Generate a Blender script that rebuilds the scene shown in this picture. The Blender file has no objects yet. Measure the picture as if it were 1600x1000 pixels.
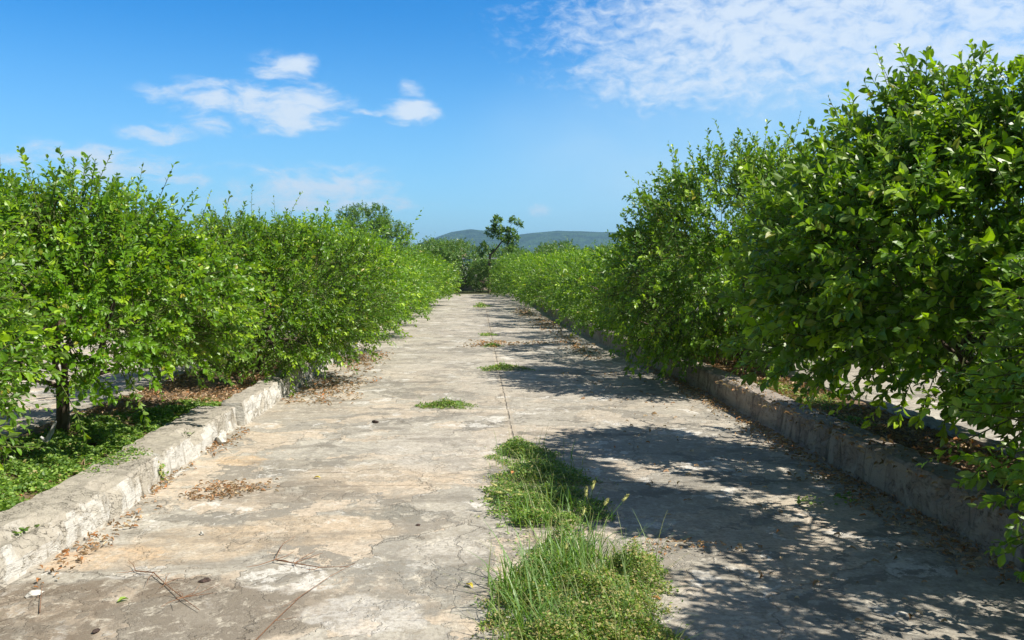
import bpy, math, random
import numpy as np
from mathutils import Vector, Matrix

scene = bpy.context.scene
COL = scene.collection

# ------------------------------------------------------------------ camera
CAM_H = 1.6
cam_d = bpy.data.cameras.new("camera")
cam_d.sensor_width = 36.0
cam_d.lens = 36.0 * 1256 / 1600
cam_d.clip_start = 0.05
cam_d.clip_end = 20000
cam = bpy.data.objects.new("camera", cam_d)
COL.objects.link(cam)
cam.location = (0, 0, CAM_H)
YAW, PITCH = math.radians(2.5), math.radians(3.87)
cam.rotation_euler = (math.pi / 2 - PITCH, 0, -YAW)
scene.camera = cam
CAM_R = cam.rotation_euler.to_matrix()

# ------------------------------------------------------------------ light
SUN_EL, SUN_AZ = math.radians(50), math.radians(110)      # azimuth clockwise from +Y (the road's direction)
sd = Vector((math.cos(SUN_EL) * math.sin(SUN_AZ), math.cos(SUN_EL) * math.cos(SUN_AZ), math.sin(SUN_EL)))
sun_d = bpy.data.lights.new("sun", 'SUN')
sun_d.energy = 5.0
sun_d.angle = math.radians(0.55)
sun_d.color = (1.0, 0.945, 0.85)
sun = bpy.data.objects.new("sun", sun_d)
COL.objects.link(sun)
sun.rotation_euler = sd.to_track_quat('Z', 'Y').to_euler()
sun.location = (0, 0, 50)

scene.view_settings.view_transform = 'Standard'
scene.view_settings.look = 'None'
scene.view_settings.gamma = 1
scene.view_settings.exposure = 0.75


class NT:
    """small helper for node trees"""
    def __init__(s, tree):
        s.t = tree; s.n = tree.nodes; s.l = tree.links
    def new(s, typ, **kw):
        nd = s.n.new(typ)
        for k, v in kw.items(): setattr(nd, k, v)
        return nd
    def put(s, sock, v):
        if isinstance(v, bpy.types.NodeSocket): s.l.new(v, sock)
        elif v is not None: sock.default_value = v
    def math(s, op, a, b=None, c=None, clamp=False):
        nd = s.new('ShaderNodeMath', operation=op, use_clamp=clamp)
        s.put(nd.inputs[0], a); s.put(nd.inputs[1], b); s.put(nd.inputs[2], c)
        return nd.outputs[0]
    def vmath(s, op, a, b=None, out=0):
        nd = s.new('ShaderNodeVectorMath', operation=op)
        s.put(nd.inputs[0], a)
        if b is not None: s.put(nd.inputs[1], b)
        return nd.outputs[out]
    def maprange(s, v, a, b, c=0.0, d=1.0, smooth=True):
        nd = s.new('ShaderNodeMapRange')
        nd.interpolation_type = 'SMOOTHSTEP' if smooth else 'LINEAR'
        s.put(nd.inputs['Value'], v)
        nd.inputs['From Min'].default_value = a; nd.inputs['From Max'].default_value = b
        nd.inputs['To Min'].default_value = c; nd.inputs['To Max'].default_value = d
        return nd.outputs['Result']
    def noise(s, vec, scale, detail=4, rough=0.5, dist=0.0, color=False):
        nd = s.new('ShaderNodeTexNoise')
        s.put(nd.inputs['Vector'], vec)
        nd.inputs['Scale'].default_value = scale; nd.inputs['Detail'].default_value = detail
        nd.inputs['Roughness'].default_value = rough; nd.inputs['Distortion'].default_value = dist
        return nd.outputs['Color' if color else 'Fac']
    def mix(s, f, a, b, blend='MIX'):
        nd = s.new('ShaderNodeMix', data_type='RGBA', blend_type=blend)
        s.put(nd.inputs[0], f)
        for i, v in ((6, a), (7, b)):
            if isinstance(v, tuple): v = (*v[:3], 1)
            s.put(nd.inputs[i], v)
        return nd.outputs[2]
    def xyz(s, x, y, z):
        nd = s.new('ShaderNodeCombineXYZ')
        s.put(nd.inputs[0], x); s.put(nd.inputs[1], y); s.put(nd.inputs[2], z)
        return nd.outputs[0]


def pix_dir(px, py):
    v = Vector(((px - 800) / 1256, -(py - 500) / 1256, -1.0))
    return (CAM_R @ v).normalized()


def gp(px, py, z=0.0):
    """ground point seen at a place of the photograph, at height z"""
    d = pix_dir(px, py)
    t = (z - CAM_H) / d.z
    return (d.x * t, d.y * t)


def make_world():
    w = bpy.data.worlds.new("World")
    scene.world = w
    w.use_nodes = True
    k = NT(w.node_tree)
    k.n.clear()
    out = k.new('ShaderNodeOutputWorld')
    bg = k.new('ShaderNodeBackground')
    bg.inputs['Strength'].default_value = 0.056
    sky = k.new('ShaderNodeTexSky', sky_type='NISHITA')
    sky.sun_disc = False
    sky.sun_elevation = SUN_EL
    sky.sun_rotation = SUN_AZ
    sky.air_density = 1.0; sky.dust_density = 0.4; sky.ozone_density = 2.0
    tc = k.new('ShaderNodeTexCoord').outputs['Generated']
    d = k.vmath('NORMALIZE', tc)
    sp = k.new('ShaderNodeSeparateXYZ'); k.l.new(d, sp.inputs[0])
    az = k.math('ARCTAN2', sp.outputs[0], sp.outputs[1])
    el = k.math('ARCSINE', sp.outputs[2])
    # flat cloud layer coordinates, so clouds shrink towards the horizon
    zc = k.math('ADD', k.math('MAXIMUM', sp.outputs[2], 0.0), 0.12)
    layer = k.xyz(k.math('DIVIDE', sp.outputs[0], zc), k.math('DIVIDE', sp.outputs[1], zc), 0.0)
    ang = k.xyz(az, el, 0.0)
    warp = k.vmath('SCALE', k.vmath('SUBTRACT', k.noise(ang, 9.0, 4, 0.6, color=True), (0.5, 0.5, 0.5)))
    warp.node.inputs['Scale'].default_value = 0.035
    angw = k.vmath('ADD', ang, warp)
    fine = k.noise(k.vmath('MULTIPLY', angw, (1.0, 2.6, 1.0)), 20.0, 8, 0.62, 0.3)
    mot = k.noise(k.vmath('MULTIPLY', angw, (1.0, 1.7, 1.0)), 46.0, 6, 0.6, 0.4)
    # (px, py, rx, ry, strength)
    clouds = [(455, 168, 95, 42, 1.0), (330, 150, 110, 30, 0.62), (400, 195, 120, 26, 0.5), (445, 102, 52, 27, 0.72),
              (640, 174, 48, 25, 0.95), (640, 140, 25, 15, 0.6), (575, 179, 60, 6, 0.5), (500, 292, 150, 34, 0.75),
              (520, 270, 80, 18, 0.4), (245, 205, 60, 20, 0.62), (130, 245, 150, 24, 0.5), (10, 246, 70, 14, 0.6),
              (845, 325, 28, 9, 0.45), (200, 265, 170, 24, 0.6), (500, 315, 170, 18, 0.75)]
    tot = None
    for px, py, rx, ry, st in clouds:
        v = pix_dir(px, py)
        a0, e0 = math.atan2(v.x, v.y), math.asin(v.z)
        q = k.vmath('MULTIPLY', k.vmath('SUBTRACT', angw, (a0, e0, 0)), (1256 / rx, 1256 / ry, 0))
        m = k.maprange(k.vmath('LENGTH', q, out=1), 1.35, 0.1, 0.0, st)
        tot = m if tot is None else k.math('MAXIMUM', tot, m)
    a = k.maprange(k.math('ADD', tot, k.math('MULTIPLY', k.math('SUBTRACT', fine, 0.5), 2.6)), 0.05, 1.0, 0.0, 0.88)
    a = k.math('MULTIPLY', a, k.maprange(tot, 0.02, 0.3))
    # large mottled field on the upper right
    tot2 = None
    for px, py, rx, ry, st in [(1290, 20, 520, 150, 1.0), (1110, 105, 290, 80, 0.85), (1500, 60, 420, 110, 0.95), (1000, 20, 160, 80, 0.7)]:
        v = pix_dir(px, py)
        a0, e0 = math.atan2(v.x, v.y), math.asin(v.z)
        q = k.vmath('MULTIPLY', k.vmath('SUBTRACT', angw, (a0, e0, 0)), (1256 / rx, 1256 / ry, 0))
        m = k.maprange(k.vmath('LENGTH', q, out=1), 1.2, 0.2, 0.0, st)
        tot2 = m if tot2 is None else k.math('MAXIMUM', tot2, m)
    b = k.math('ADD', k.math('MULTIPLY', k.math('SUBTRACT', mot, 0.5), 1.5), k.math('MULTIPLY', k.math('SUBTRACT', fine, 0.5), 1.3))
    b = k.maprange(k.math('ADD', tot2, b), 0.14, 1.22, 0.0, 0.86)
    b = k.math('MULTIPLY', b, k.maprange(tot2, 0.02, 0.25))
    # thin veil
    v = pix_dir(1130, 250)
    q = k.vmath('MULTIPLY', k.vmath('SUBTRACT', ang, (math.atan2(v.x, v.y), math.asin(v.z), 0)), (1256 / 430, 1256 / 190, 0))
    veil = k.math('MULTIPLY', k.maprange(k.vmath('LENGTH', q, out=1), 1.1, 0.2), k.maprange(k.noise(k.vmath('MULTIPLY', angw, (1, 1.6, 1)), 5.0, 4), 0.3, 0.8, 0.3, 0.72))
    hv = k.maprange(el, 0.32, 0.0, 0.0, 0.45)
    hs = k.new('ShaderNodeHueSaturation')
    hs.inputs['Hue'].default_value = 0.488
    hs.inputs['Saturation'].default_value = 1.55
    hs.inputs['Value'].default_value = 1.0
    k.l.new(sky.outputs[0], hs.inputs['Color'])
    base = k.mix(1.0, hs.outputs[0], (0.88, 1.45, 1.95), 'MULTIPLY')
    c = k.mix(hv, base, (5.4, 9.6, 12.2))
    c = k.mix(veil, c, (6.5, 9.0, 10.8))
    c = k.mix(k.math('MAXIMUM', a, b), c, (9.0, 9.9, 10.9))
    # added grey overcast, unseen behind and above, to dim and neutralise blue ambient
    side = k.math('ADD', k.maprange(el, 0.50, 0.95), k.maprange(sp.outputs[1], 0.35, -0.15), clamp=True)
    cover = k.math('MULTIPLY', side, k.maprange(k.noise(layer, 0.9, 5, 0.55), 0.30, 0.55, 0.45, 0.85))
    c = k.mix(cover, c, (1.9, 2.0, 2.05))
    k.l.new(c, bg.inputs['Color'])
    k.l.new(bg.outputs[0], out.inputs['Surface'])


make_world()

# ------------------------------------------------------------------ object helpers
def prop(o, label=None, cat=None, group=None, kind=None):
    if label: o['label'] = label
    if cat: o['category'] = cat
    if group: o['group'] = group
    if kind: o['kind'] = kind
    return o


def empty(name, loc, label, cat, group=None, rotz=0.0, scale=1.0):
    o = bpy.data.objects.new(name, None)
    o.empty_display_size = 0.3
    o.location = loc; o.rotation_euler = (0, 0, rotz)
    o.scale = (scale,) * 3 if not isinstance(scale, tuple) else scale
    COL.objects.link(o)
    return prop(o, label, cat, group)


def link(name, me, parent=None, loc=(0, 0, 0)):
    o = bpy.data.objects.new(name, me)
    o.location = loc
    COL.objects.link(o)
    if parent: o.parent = parent
    return o


class MB:
    """collects vertices and polygons (numpy) into one mesh"""
    def __init__(s):
        s.v = []; s.f = []; s.m = []; s.c = []; s.n = 0
    def add(s, v, faces, mi=0, col=(0.5, 0, 0, 1)):
        v = np.asarray(v, float).reshape(-1, 3)
        faces = np.asarray(faces, int)
        s.v.append(v)
        s.f.append(faces + s.n)
        s.m.append(np.full(len(faces), mi, int))
        c = np.asarray(col, float)
        if c.ndim == 1: c = np.tile(c, (len(v), 1))
        s.c.append(c)
        s.n += len(v)
    def mesh(s, name, mats, smooth=False):
        me = bpy.data.meshes.new(name)
        v = np.concatenate(s.v)
        me.vertices.add(len(v))
        me.vertices.foreach_set('co', v.astype(np.float32).ravel())
        idx = np.concatenate([f.ravel() for f in s.f])
        tot = np.concatenate([np.full(len(f), f.shape[1], int) for f in s.f])
        start = np.concatenate([[0], np.cumsum(tot)[:-1]])
        me.loops.add(len(idx))
        me.loops.foreach_set('vertex_index', idx.astype(np.int32))
        me.polygons.add(len(tot))
        me.polygons.foreach_set('loop_start', start.astype(np.int32))
        me.polygons.foreach_set('material_index', np.concatenate(s.m).astype(np.int32))
        me.polygons.foreach_set('use_smooth', np.full(len(tot), smooth))
        me.update(calc_edges=True)
        at = me.color_attributes.new('tone', 'FLOAT_COLOR', 'POINT')
        at.data.foreach_set('color', np.concatenate(s.c).astype(np.float32).ravel())
        for m in mats: me.materials.append(m)
        return me


def nrm(a):
    return a / np.maximum(np.linalg.norm(a, axis=-1, keepdims=True), 1e-9)


def tube(mb, pts, rad, sides=6, mi=0, col=(0.5, 0, 0, 1), cap=True):
    pts = np.asarray(pts, float); n = len(pts)
    rad = np.broadcast_to(np.asarray(rad, float), (n,))
    t = nrm(np.gradient(pts, axis=0))
    ref = np.where(np.abs(t[:, 2:3]) > 0.9, np.array([[1.0, 0, 0]]), np.array([[0, 0, 1.0]]))
    a = nrm(np.cross(t, ref)); b = np.cross(t, a)
    th = np.linspace(0, 2 * math.pi, sides, endpoint=False)
    v = pts[:, None] + rad[:, None, None] * (np.cos(th)[None, :, None] * a[:, None] + np.sin(th)[None, :, None] * b[:, None])
    i = np.arange(n - 1)[:, None] * sides; j = np.arange(sides)[None]
    f = np.stack([i + j, i + (j + 1) % sides, i + sides + (j + 1) % sides, i + sides + j], -1).reshape(-1, 4)
    mb.add(v.reshape(-1, 3), f, mi, col)
    if cap:
        mb.add(v[-1], np.arange(sides)[None], mi, col)


LEAF_HI = (np.array([(0, 0, 0), (.14, -.2, .03), (.14, .2, .03), (.42, -.5, .09), (.42, .5, .09), (.74, -.36, .05), (.74, .36, .05),
                     (1, 0, -.1), (.16, 0, -.01), (.42, 0, 0), (.74, 0, -.03)]),
           np.array([(0, 1, 8), (0, 8, 2), (1, 3, 9), (1, 9, 8), (8, 9, 4), (8, 4, 2), (3, 5, 10), (3, 10, 9), (9, 10, 6), (9, 6, 4), (5, 7, 10), (10, 7, 6)]))
LEAF_LO = (np.array([(0, 0, 0), (.35, -.45, .09), (.35, .45, .09), (.78, -.3, .03), (.78, .3, .03), (1, 0, -.08), (.5, 0, 0)]),
           np.array([(0, 1, 6), (0, 6, 2), (1, 3, 6), (2, 6, 4), (3, 5, 6), (5, 4, 6)]))
LEAF_MIN = (np.array([(0, 0, 0), (.5, -.48, .08), (.5, .48, .08), (1, 0, -.06)]), np.array([(0, 1, 3), (0, 3, 2)]))


def leaves(mb, P, D, N, L, W, tmpl, mi=0, col=None):
    """P origin, D direction, N normal, L length, W width (arrays)"""
    D = nrm(D); S = nrm(np.cross(N, D)); N = np.cross(D, S)
    tv, tf = tmpl
    k = len(tv)
    v = P[:, None] + tv[None, :, 0:1] * (L[:, None, None] * D[:, None]) + tv[None, :, 1:2] * (W[:, None, None] * S[:, None]) \
        + tv[None, :, 2:3] * (L[:, None, None] * N[:, None])
    f = (np.arange(len(P))[:, None, None] * k + tf[None]).reshape(-1, 3)
    mb.add(v.reshape(-1, 3), f, mi, np.repeat(col, k, axis=0))


# ------------------------------------------------------------------ materials
def new_mat(name):
    m = bpy.data.materials.new(name)
    m.use_nodes = True
    k = NT(m.node_tree)
    k.n.clear()
    k.out = k.new('ShaderNodeOutputMaterial')
    return m, k


def leaf_mat(name, old, mid, young, under, dead=(0.30, 0.17, 0.06), rough=0.42, trans=0.30, spec=0.5):
    m, k = new_mat(name)
    at = k.new('ShaderNodeAttribute', attribute_name='tone')
    sp = k.new('ShaderNodeSeparateColor'); k.l.new(at.outputs['Color'], sp.inputs[0])
    oi = k.new('ShaderNodeObjectInfo')
    tn = k.math('ADD', sp.outputs[0], k.math('MULTIPLY', k.math('SUBTRACT', oi.outputs['Random'], 0.5), 0.45), clamp=True)
    c = k.mix(tn, old, mid)
    c = k.mix(sp.outputs[1], c, young)
    c = k.mix(sp.outputs[2], c, dead)
    geo = k.new('ShaderNodeNewGeometry')
    cu = k.mix(0.6, c, under)
    cc = k.mix(geo.outputs['Backfacing'], c, cu)
    p = k.new('ShaderNodeBsdfPrincipled')
    k.l.new(cc, p.inputs['Base Color'])
    p.inputs['Roughness'].default_value = rough
    p.inputs['Specular IOR Level'].default_value = spec
    tr = k.new('ShaderNodeBsdfTranslucent')
    k.l.new(k.mix(1.0, k.mix(0.35, c, young), (1.5, 1.7, 0.55), 'MULTIPLY'), tr.inputs['Color'])
    mx = k.new('ShaderNodeMixShader'); mx.inputs[0].default_value = trans
    k.l.new(p.outputs[0], mx.inputs[1]); k.l.new(tr.outputs[0], mx.inputs[2])
    k.l.new(mx.outputs[0], k.out.inputs['Surface'])
    return m


def plain_mat(name, c1, c2, scale=20, rough=0.8, bump=0.3, detail=5, dist=0.0, stretch=(1, 1, 1)):
    m, k = new_mat(name)
    tc = k.new('ShaderNodeTexCoord').outputs['Object']
    v = k.vmath('MULTIPLY', tc, stretch)
    n = k.noise(v, scale, detail, 0.6, dist)
    c = k.mix(k.maprange(n, 0.3, 0.7), c1, c2)
    p = k.new('ShaderNodeBsdfPrincipled')
    k.l.new(c, p.inputs['Base Color'])
    p.inputs['Roughness'].default_value = rough
    p.inputs['Specular IOR Level'].default_value = 0.25
    if bump:
        b = k.new('ShaderNodeBump'); b.inputs['Strength'].default_value = bump; b.inputs['Distance'].default_value = 0.01
        k.l.new(n, b.inputs['Height']); k.l.new(b.outputs[0], p.inputs['Normal'])
    k.l.new(p.outputs[0], k.out.inputs['Surface'])
    return m


M_LIME = leaf_mat('lime_leaf', (0.035, 0.095, 0.005), (0.125, 0.26, 0.008), (0.36, 0.52, 0.015), (0.20, 0.27, 0.09), dead=(0.36, 0.30, 0.03))
M_FAR = leaf_mat('far_leaf', (0.055, 0.12, 0.018), (0.12, 0.23, 0.03), (0.23, 0.36, 0.05), (0.10, 0.14, 0.07), dead=(0.25, 0.2, 0.06), trans=0.22)
M_WEED = leaf_mat('weed_leaf', (0.06, 0.13, 0.022), (0.14, 0.25, 0.04), (0.27, 0.40, 0.06), (0.14, 0.22, 0.07), dead=(0.42, 0.33, 0.14), rough=0.5)
M_GRASS = leaf_mat('grass_blade', (0.08, 0.19, 0.02), (0.15, 0.31, 0.035), (0.28, 0.44, 0.07), (0.14, 0.24, 0.08), dead=(0.46, 0.38, 0.2), rough=0.45)
M_DRY = leaf_mat('dry_leaf', (0.16, 0.095, 0.05), (0.38, 0.25, 0.14), (0.62, 0.48, 0.31), (0.46, 0.36, 0.25), dead=(0.44, 0.19, 0.07), rough=0.75, trans=0.08, spec=0.2)
M_SEED = plain_mat('seed_head', (0.42, 0.44, 0.14), (0.58, 0.55, 0.24), 200, 0.8, 0.2)
M_BARK = plain_mat('bark', (0.055, 0.04, 0.028), (0.15, 0.12, 0.09), 30, 0.9, 0.8, stretch=(1, 1, .25))
M_PALE_BARK = plain_mat('pale_bark', (0.17, 0.14, 0.11), (0.33, 0.30, 0.25), 22, 0.9, 0.8, stretch=(1, 1, .3))
M_TWIG = plain_mat('twig', (0.06, 0.075, 0.02), (0.10, 0.11, 0.04), 30, 0.8, 0.0)
M_DEADTWIG = plain_mat('dead_twig', (0.16, 0.08, 0.045), (0.28, 0.16, 0.09), 40, 0.85, 0.2)
M_FRUIT = plain_mat('lime_peel', (0.17, 0.27, 0.03), (0.36, 0.42, 0.06), 8, 0.4, 0.15)
M_STONE = plain_mat('broken_concrete', (0.42, 0.40, 0.36), (0.66, 0.64, 0.58), 25, 0.9, 0.8)
M_DARKBIT = plain_mat('dark_bark_bit', (0.03, 0.022, 0.018), (0.09, 0.06, 0.05), 60, 0.9, 0.6)
M_BLEACH = plain_mat('bleached_wood', (0.32, 0.31, 0.30), (0.6, 0.6, 0.58), 18, 0.85, 0.6, stretch=(1, 1, .3))
M_PLASTER = plain_mat('pale_plaster', (0.50, 0.42, 0.38), (0.66, 0.58, 0.53), 3, 0.9, 0.1)
M_ROOF = plain_mat('clay_roof', (0.22, 0.10, 0.07), (0.36, 0.20, 0.15), 6, 0.9, 0.3)
M_POST = plain_mat('white_post', (0.62, 0.60, 0.58), (0.8, 0.78, 0.76), 6, 0.7, 0.1)
M_METAL = plain_mat('roof_sheet', (0.33, 0.34, 0.38), (0.48, 0.5, 0.55), 4, 0.5, 0.1)
M_DARK = plain_mat('dark_opening', (0.02, 0.02, 0.02), (0.04, 0.035, 0.03), 4, 0.6, 0)


def concrete_mat(name, main=True):
    m, k = new_mat(name)
    geo = k.new('ShaderNodeNewGeometry')
    pos = geo.outputs['Position']
    w1 = k.vmath('SCALE', k.vmath('SUBTRACT', k.noise(pos, 1.7, 6, 0.65, color=True), (0.5, 0.5, 0.5)))
    w1.node.inputs['Scale'].default_value = 0.9
    w2 = k.vmath('SCALE', k.vmath('SUBTRACT', k.noise(pos, 9.0, 5, 0.6, color=True), (0.5, 0.5, 0.5)))
    w2.node.inputs['Scale'].default_value = 0.14
    wp = k.vmath('ADD', k.vmath('ADD', pos, w1), w2)
    big = k.noise(pos, 0.55, 5, 0.55, 0.4)
    medn = k.noise(wp, 2.2, 7, 0.62, 0.5)
    fine = k.noise(pos, 38.0, 6, 0.7)
    grit = k.noise(pos, 160.0, 3, 0.7)
    c = k.mix(k.maprange(big, 0.32, 0.68), (0.33, 0.30, 0.245), (0.49, 0.455, 0.385))
    c = k.mix(k.maprange(medn, 0.40, 0.62), c, (0.30, 0.28, 0.24), 'MIX')
    layers = k.noise(wp, 1.1, 3, 0.5, 1.2)
    step1 = k.maprange(layers, 0.50, 0.515)                     # worn-through top skin: tan screed shows
    lay2 = k.noise(k.vmath('ADD', wp, (7.3, 2.1, 0)), 1.6, 4, 0.55, 0.8)
    step2 = k.maprange(lay2, 0.565, 0.58)                      # grey skin left standing
    lay3 = k.noise(k.vmath('ADD', wp, (-3.3, 8.1, 0)), 2.4, 5, 0.6, 0.8)
    step3 = k.maprange(lay3, 0.60, 0.62)                       # bleached cement
    sx = k.new('ShaderNodeSeparateXYZ'); k.l.new(pos, sx.inputs[0])
    tanzone = k.maprange(k.math('ADD', sx.outputs[1], k.math('MULTIPLY', sx.outputs[0], 1.2)), 13.0, 3.5, 0.25, 0.9)
    c = k.mix(k.math('MULTIPLY', k.math('MULTIPLY', step1, tanzone), k.maprange(k.noise(wp, 5.0, 6, 0.65), 0.36, 0.56, 0.3, 0.95)), c, k.mix(medn, (0.58, 0.45, 0.32), (0.53, 0.45, 0.35)))
    c = k.mix(k.math('MULTIPLY', step2, 0.85), c, (0.22, 0.205, 0.175))
    c = k.mix(k.math('MULTIPLY', step3, 0.75), c, (0.66, 0.635, 0.58))
    medn2 = k.noise(wp, 4.5, 6, 0.65, 0.3)
    height = k.math('ADD', k.math('MULTIPLY', step2, 0.5), k.math('MULTIPLY', step1, -0.6))
    if main:
        # patches of their own place: (px, py, rx, ry in metres, colour, strength)
        PT = [(598, 802, .30, .17, (0.235, 0.225, 0.19), .9), (640, 915, .45, .34, (0.25, 0.24, 0.21), .85), (500, 770, .0, .0, (0, 0, 0), 0),
              (120, 965, 1.1, .46, (0.19, 0.15, 0.11), 1.0), (370, 960, .6, .28, (0.22, 0.19, 0.15), .9), (300, 850, .45, .35, (0.56, 0.43, 0.29), .7),
              (385, 720, .22, .2, (0.62, 0.45, 0.28), .9), (170, 870, .35, .25, (0.60, 0.43, 0.27), .8), (470, 830, .6, .25, (0.56, 0.43, 0.29), .6),
              (590, 745, .7, .45, (0.56, 0.44, 0.31), .55), (450, 640, 1.0, .5, (0.42, 0.36, 0.28), .5), (700, 700, .6, .8, (0.54, 0.49, 0.42), .6),
              (1000, 815, .28, .10, (0.66, 0.64, 0.60), .9), (1240, 785, .8, .12, (0.50, 0.44, 0.34), .7), (450, 770, .6, .3, (0.25, 0.215, 0.17), .8),
              (690, 860, .28, .2, (0.58, 0.54, 0.47), .8), (1050, 960, .6, .35, (0.52, 0.47, 0.40), .6), (560, 960, .3, .2, (0.60, 0.57, 0.52), .7),
              (860, 600, 1.4, 1.0, (0.52, 0.47, 0.39), .6), (640, 560, 1.2, 1.6, (0.42, 0.38, 0.32), .5)]
        for px, py, rx, ry, cc, st in PT:
            if st == 0: continue
            x0, y0 = gp(px, py)
            wq = k.vmath('ADD', k.vmath('ADD', pos, k.vmath('MULTIPLY', w1, (.55, .55, 0))), w2)
            q = k.vmath('MULTIPLY', k.vmath('SUBTRACT', wq, (x0, y0, 0)), (1 / rx, 1 / ry, 0))
            mk = k.math('MULTIPLY', k.maprange(k.vmath('LENGTH', q, out=1), 1.08, 0.85, 0, st), k.maprange(medn2, 0.38, 0.55, 0.45, 1.0))
            c = k.mix(mk, c, k.mix(k.math('MULTIPLY', fine, 0.5), cc, tuple(x * 0.6 for x in cc)))
            height = k.math('ADD', height, k.math('MULTIPLY', mk, 0.35 if sum(cc) < 1 else -0.35))
    # speckle and stains
    mo = k.noise(k.vmath('ADD', pos, w2), 11.0, 8, 0.72, 0.3)
    c = k.mix(k.maprange(mo, 0.50, 0.66, 0, 0.55), c, (0.24, 0.205, 0.155))
    c = k.mix(k.maprange(mo, 0.47, 0.36, 0, 0.6), c, (0.62, 0.565, 0.46))
    c = k.mix(k.maprange(fine, 0.42, 0.68, 0.0, 0.55), c, (0.20, 0.17, 0.13), 'MIX')
    c = k.mix(k.maprange(grit, 0.58, 0.75, 0, 0.5), c, (0.68, 0.64, 0.57))
    c = k.mix(k.maprange(grit, 0.40, 0.28, 0, 0.5), c, (0.10, 0.085, 0.07))
    st = k.noise(k.vmath('MULTIPLY', pos, (.6, 2.2, 1)), 1.3, 5, 0.6)
    c = k.mix(k.maprange(st, 0.52, 0.70, 0, 0.6), c, (0.17, 0.15, 0.12))
    # cracks
    vo = k.new('ShaderNodeTexVoronoi', feature='DISTANCE_TO_EDGE')
    k.l.new(k.vmath('ADD', k.vmath('ADD', pos, k.vmath('MULTIPLY', w1, (.6, .6, 0))), k.vmath('MULTIPLY', w2, (.9, .9, 0))), vo.inputs['Vector'])
    vo.inputs['Scale'].default_value = 0.62
    crk = k.maprange(vo.outputs['Distance'], 0.005, 0.001)
    gate = k.maprange(k.noise(pos, 0.8, 2), 0.44, 0.54)
    crk = k.math('MULTIPLY', crk, k.math('MULTIPLY', gate, 0.6))
    # joints between the slabs
    jn = k.math('MULTIPLY', k.math('SUBTRACT', k.noise(pos, 5.0, 4), 0.5), 0.035)
    jx = k.math('ABSOLUTE', k.math('ADD', k.math('SUBTRACT', sx.outputs[0], 0.33), jn))
    yy = k.math('ADD', k.math('SUBTRACT', sx.outputs[1], 5.8), jn)
    jy = k.math('ABSOLUTE', k.math('SUBTRACT', k.math('MODULO', k.math('ADD', yy, 320 + 1.6), 3.2), 1.6))
    j = k.math('MAXIMUM', k.math('MULTIPLY', k.maprange(jx, 0.014, 0.004), k.maprange(k.noise(pos, 3.0, 3), 0.38, 0.55, 0.25, 1.0)), k.math('MULTIPLY', k.maprange(jy, 0.012, 0.005), 0.6))
    jw = k.maprange(jx, 0.06, 0.03, 0, 0.15)
    c = k.mix(jw, c, (0.46, 0.36, 0.24))
    dk = k.math('MAXIMUM', crk, k.math('MULTIPLY', j, 0.8))
    c = k.mix(k.math('MULTIPLY', dk, 0.55), c, (0.07, 0.055, 0.04))
    height = k.math('ADD', height, k.math('MULTIPLY', dk, -1.2))
    height = k.math('ADD', height, k.math('MULTIPLY', fine, 0.5))
    height = k.math('ADD', height, k.math('MULTIPLY', grit, 0.22))
    p = k.new('ShaderNodeBsdfPrincipled')
    k.l.new(c, p.inputs['Base Color'])
    p.inputs['Roughness'].default_value = 0.9
    p.inputs['Specular IOR Level'].default_value = 0.2
    b = k.new('ShaderNodeBump'); b.inputs['Strength'].default_value = 0.8; b.inputs['Distance'].default_value = 0.012
    k.l.new(height, b.inputs['Height']); k.l.new(b.outputs[0], p.inputs['Normal'])
    k.l.new(p.outputs[0], k.out.inputs['Surface'])
    return m


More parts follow.
